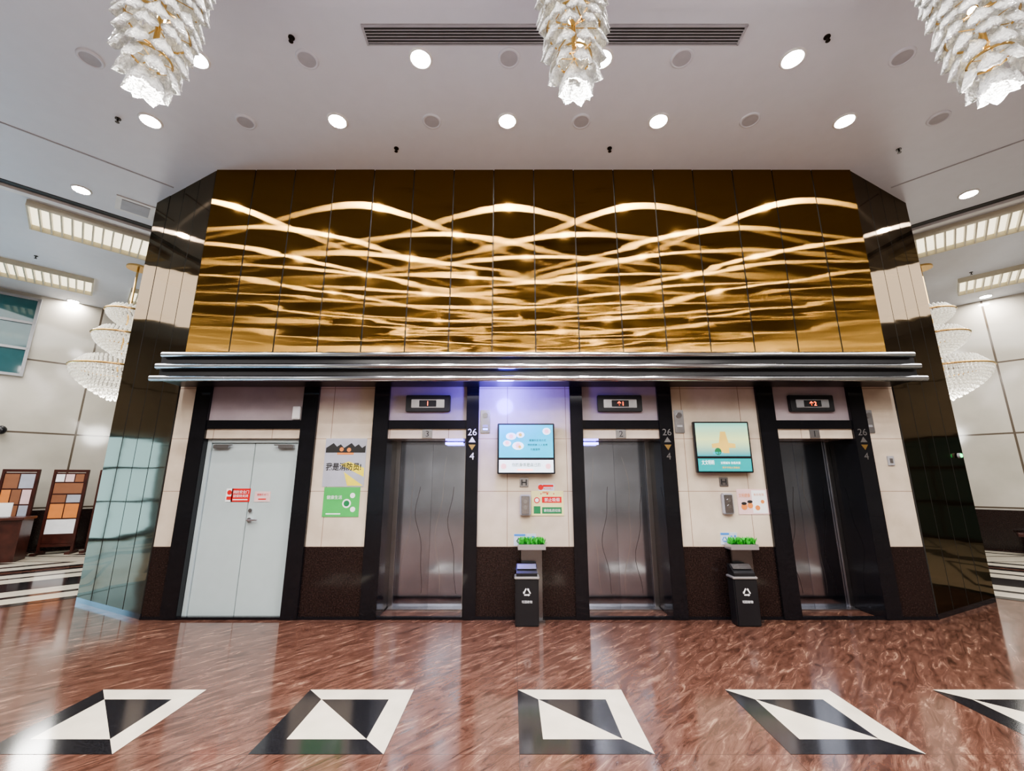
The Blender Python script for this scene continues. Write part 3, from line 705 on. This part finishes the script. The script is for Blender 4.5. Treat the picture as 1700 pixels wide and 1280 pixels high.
for i, (x, y, rz) in enumerate(((-10.95, 9.75, .40), (-10.2, 10.12, .40), (-9.5, 10.5, .40))):
    o = thing("display_board", "rosewood framed display board with orange and white notices", "display board", (x, y, 0), rz, group="framed display boards")
    pbox(o, "backboard", (0, 0, 1.0), (.56, .03, 1.55), "rosewood")
    bm = bmesh.new(); add_box(bm, -.31, -.26, -.03, .03, 0, 1.85, 0, .004); add_box(bm, .26, .31, -.03, .03, 0, 1.85, 0, .004)
    add_box(bm, -.27, .27, -.03, .03, 1.79, 1.85, 0); add_box(bm, -.27, .27, -.03, .03, .16, .22, 0); add_box(bm, -.33, -.24, -.2, .2, 0, .05, 0); add_box(bm, .24, .33, -.2, .2, 0, .05, 0)
    bm_obj("frame", bm, ["rosewood"], (0, 0, 0), o)
    zt = 1.76
    for q in range(5):
        hh = random.choice([.2, .26, .34]); split = random.choice([.26, .52, .17])
        xx = -.26
        while xx < .2 and zt-hh > .23:
            wv = min(split, .26-xx)
            pbox(o, "notice_sheet", (xx+wv/2, -.018, zt-hh/2), (wv-.02, .005, hh-.03), random.choice(["orange_paper", "brown_paper", "gray_paper", "brown_paper", "pink_paper", "paper_white"])); xx += split
        zt -= hh
o = thing("reception_desk", "dark wooden desk with panelled front beside display boards", "desk", (-10.75, 9.0, 0), .5)
pbox(o, "desktop", (0, 0, .84), (1.5, .6, .05), "rosewood", .005); pbox(o, "front_panel", (0, -.22, .41), (1.4, .04, .8), "rosewood")
for s_ in (-1, 1): pbox(o, "side_panel", (s_*.70, 0, .41), (.04, .5, .81), "rosewood")
o = thing("tabletop_sign", "white framed tabletop sign on dark desk", "sign", (-10.4, 9.1, .865), .4); pbox(o, "panel", (0, 0, .15), (.24, .02, .28), "paper_white", .003); pbox(o, "stand", (0, .02, .01), (.22, .1, .02), "gray_plastic", .003)
o = thing("document_stack", "blue folder lying on dark desk", "folder", (-10.8, 8.85, .865), .3); pbox(o, "cover", (0, 0, .012), (.3, .22, .024), "blue_paper", .003); pbox(o, "sheets", (.01, -.01, .027), (.27, .2, .006), "paper_white")
o = thing("security_camera", "dark dome security camera on marble wall", "camera", (-11.75, 9.83, 2.75), math.pi/4)
pcyl(o, "mount", (0, -.05, 0), .07, .1, "gray_plastic", 'Y'); bm = bmesh.new(); bmesh.ops.create_icosphere(bm, subdivisions=3, radius=.1); bm_obj("dome", bm, ["black_plastic"], (0, -.13, -.02), o, smooth=True)
o = thing("bench", "dark rosewood bench against marble wall", "bench", (12.1, 9.3, 0), -math.pi/4)
pbox(o, "seat", (0, 0, .42), (2.2, .45, .06), "rosewood", .008)
for s_ in (-.95, .95): pbox(o, "leg", (s_, 0, .195), (.08, .4, .39), "rosewood", .005)
o = thing("wall_switch", "small white switch plate on marble wall", "switch", (-10.95, 10.7, 1.6), math.pi/4); pbox(o, "housing", (0, -.01, 0), (.3, .02, .12), "gray_plastic", .003); pbox(o, "rocker", (0, -.022, 0), (.2, .006, .06), "steel")

# ------------------------------------------------------------------ lights
def light(kind, loc, power, col, size=.2, rot=None, sy=None):
    l = bpy.data.lights.new("lamp", kind); l.energy = power; l.color = col
    if kind == 'AREA':
        l.size = size
        if sy: l.shape = 'RECTANGLE'; l.size_y = sy
    else: l.shadow_soft_size = size
    o = bpy.data.objects.new("lamp", l); o.location = loc
    if rot: o.rotation_euler = rot
    C.objects.link(o); return o
for x in (-2.6, .45, 3.42): light('POINT', (x, 2.5, 4.15), 55, (1, .95, .90), .10)
for x in (-8.1, 8.85): light('POINT', (x, 8.5, 3.0), 110, (1, .97, .92), .3)
light('AREA', (.3, -9.5, 5.9), 250, (1, .97, .94), 8, (0, 0, 0), 4)  # added fill standing for unseen lobby lights behind the camera
for sg in (-1, 1):  # extra soft areas added overhead, with no fitting of their own
    light('AREA', (XC+sg*10.5, 6.5, 5.9), 260, (1, .98, .95), 4, (0, 0, 0), 4)
    light('AREA', (XC+sg*10, -3, 5.9), 250, (1, .97, .94), 5, (0, 0, 0), 5)
light('POINT', (-.10, 5.14, 2.62), 52, (.15, .12, 1), .12)
w = bpy.data.worlds.new("world"); w.use_nodes = True; w.node_tree.nodes["Background"].inputs[0].default_value = (.8, .78, .76, 1); w.node_tree.nodes["Background"].inputs[1].default_value = .3
bpy.context.scene.world = w
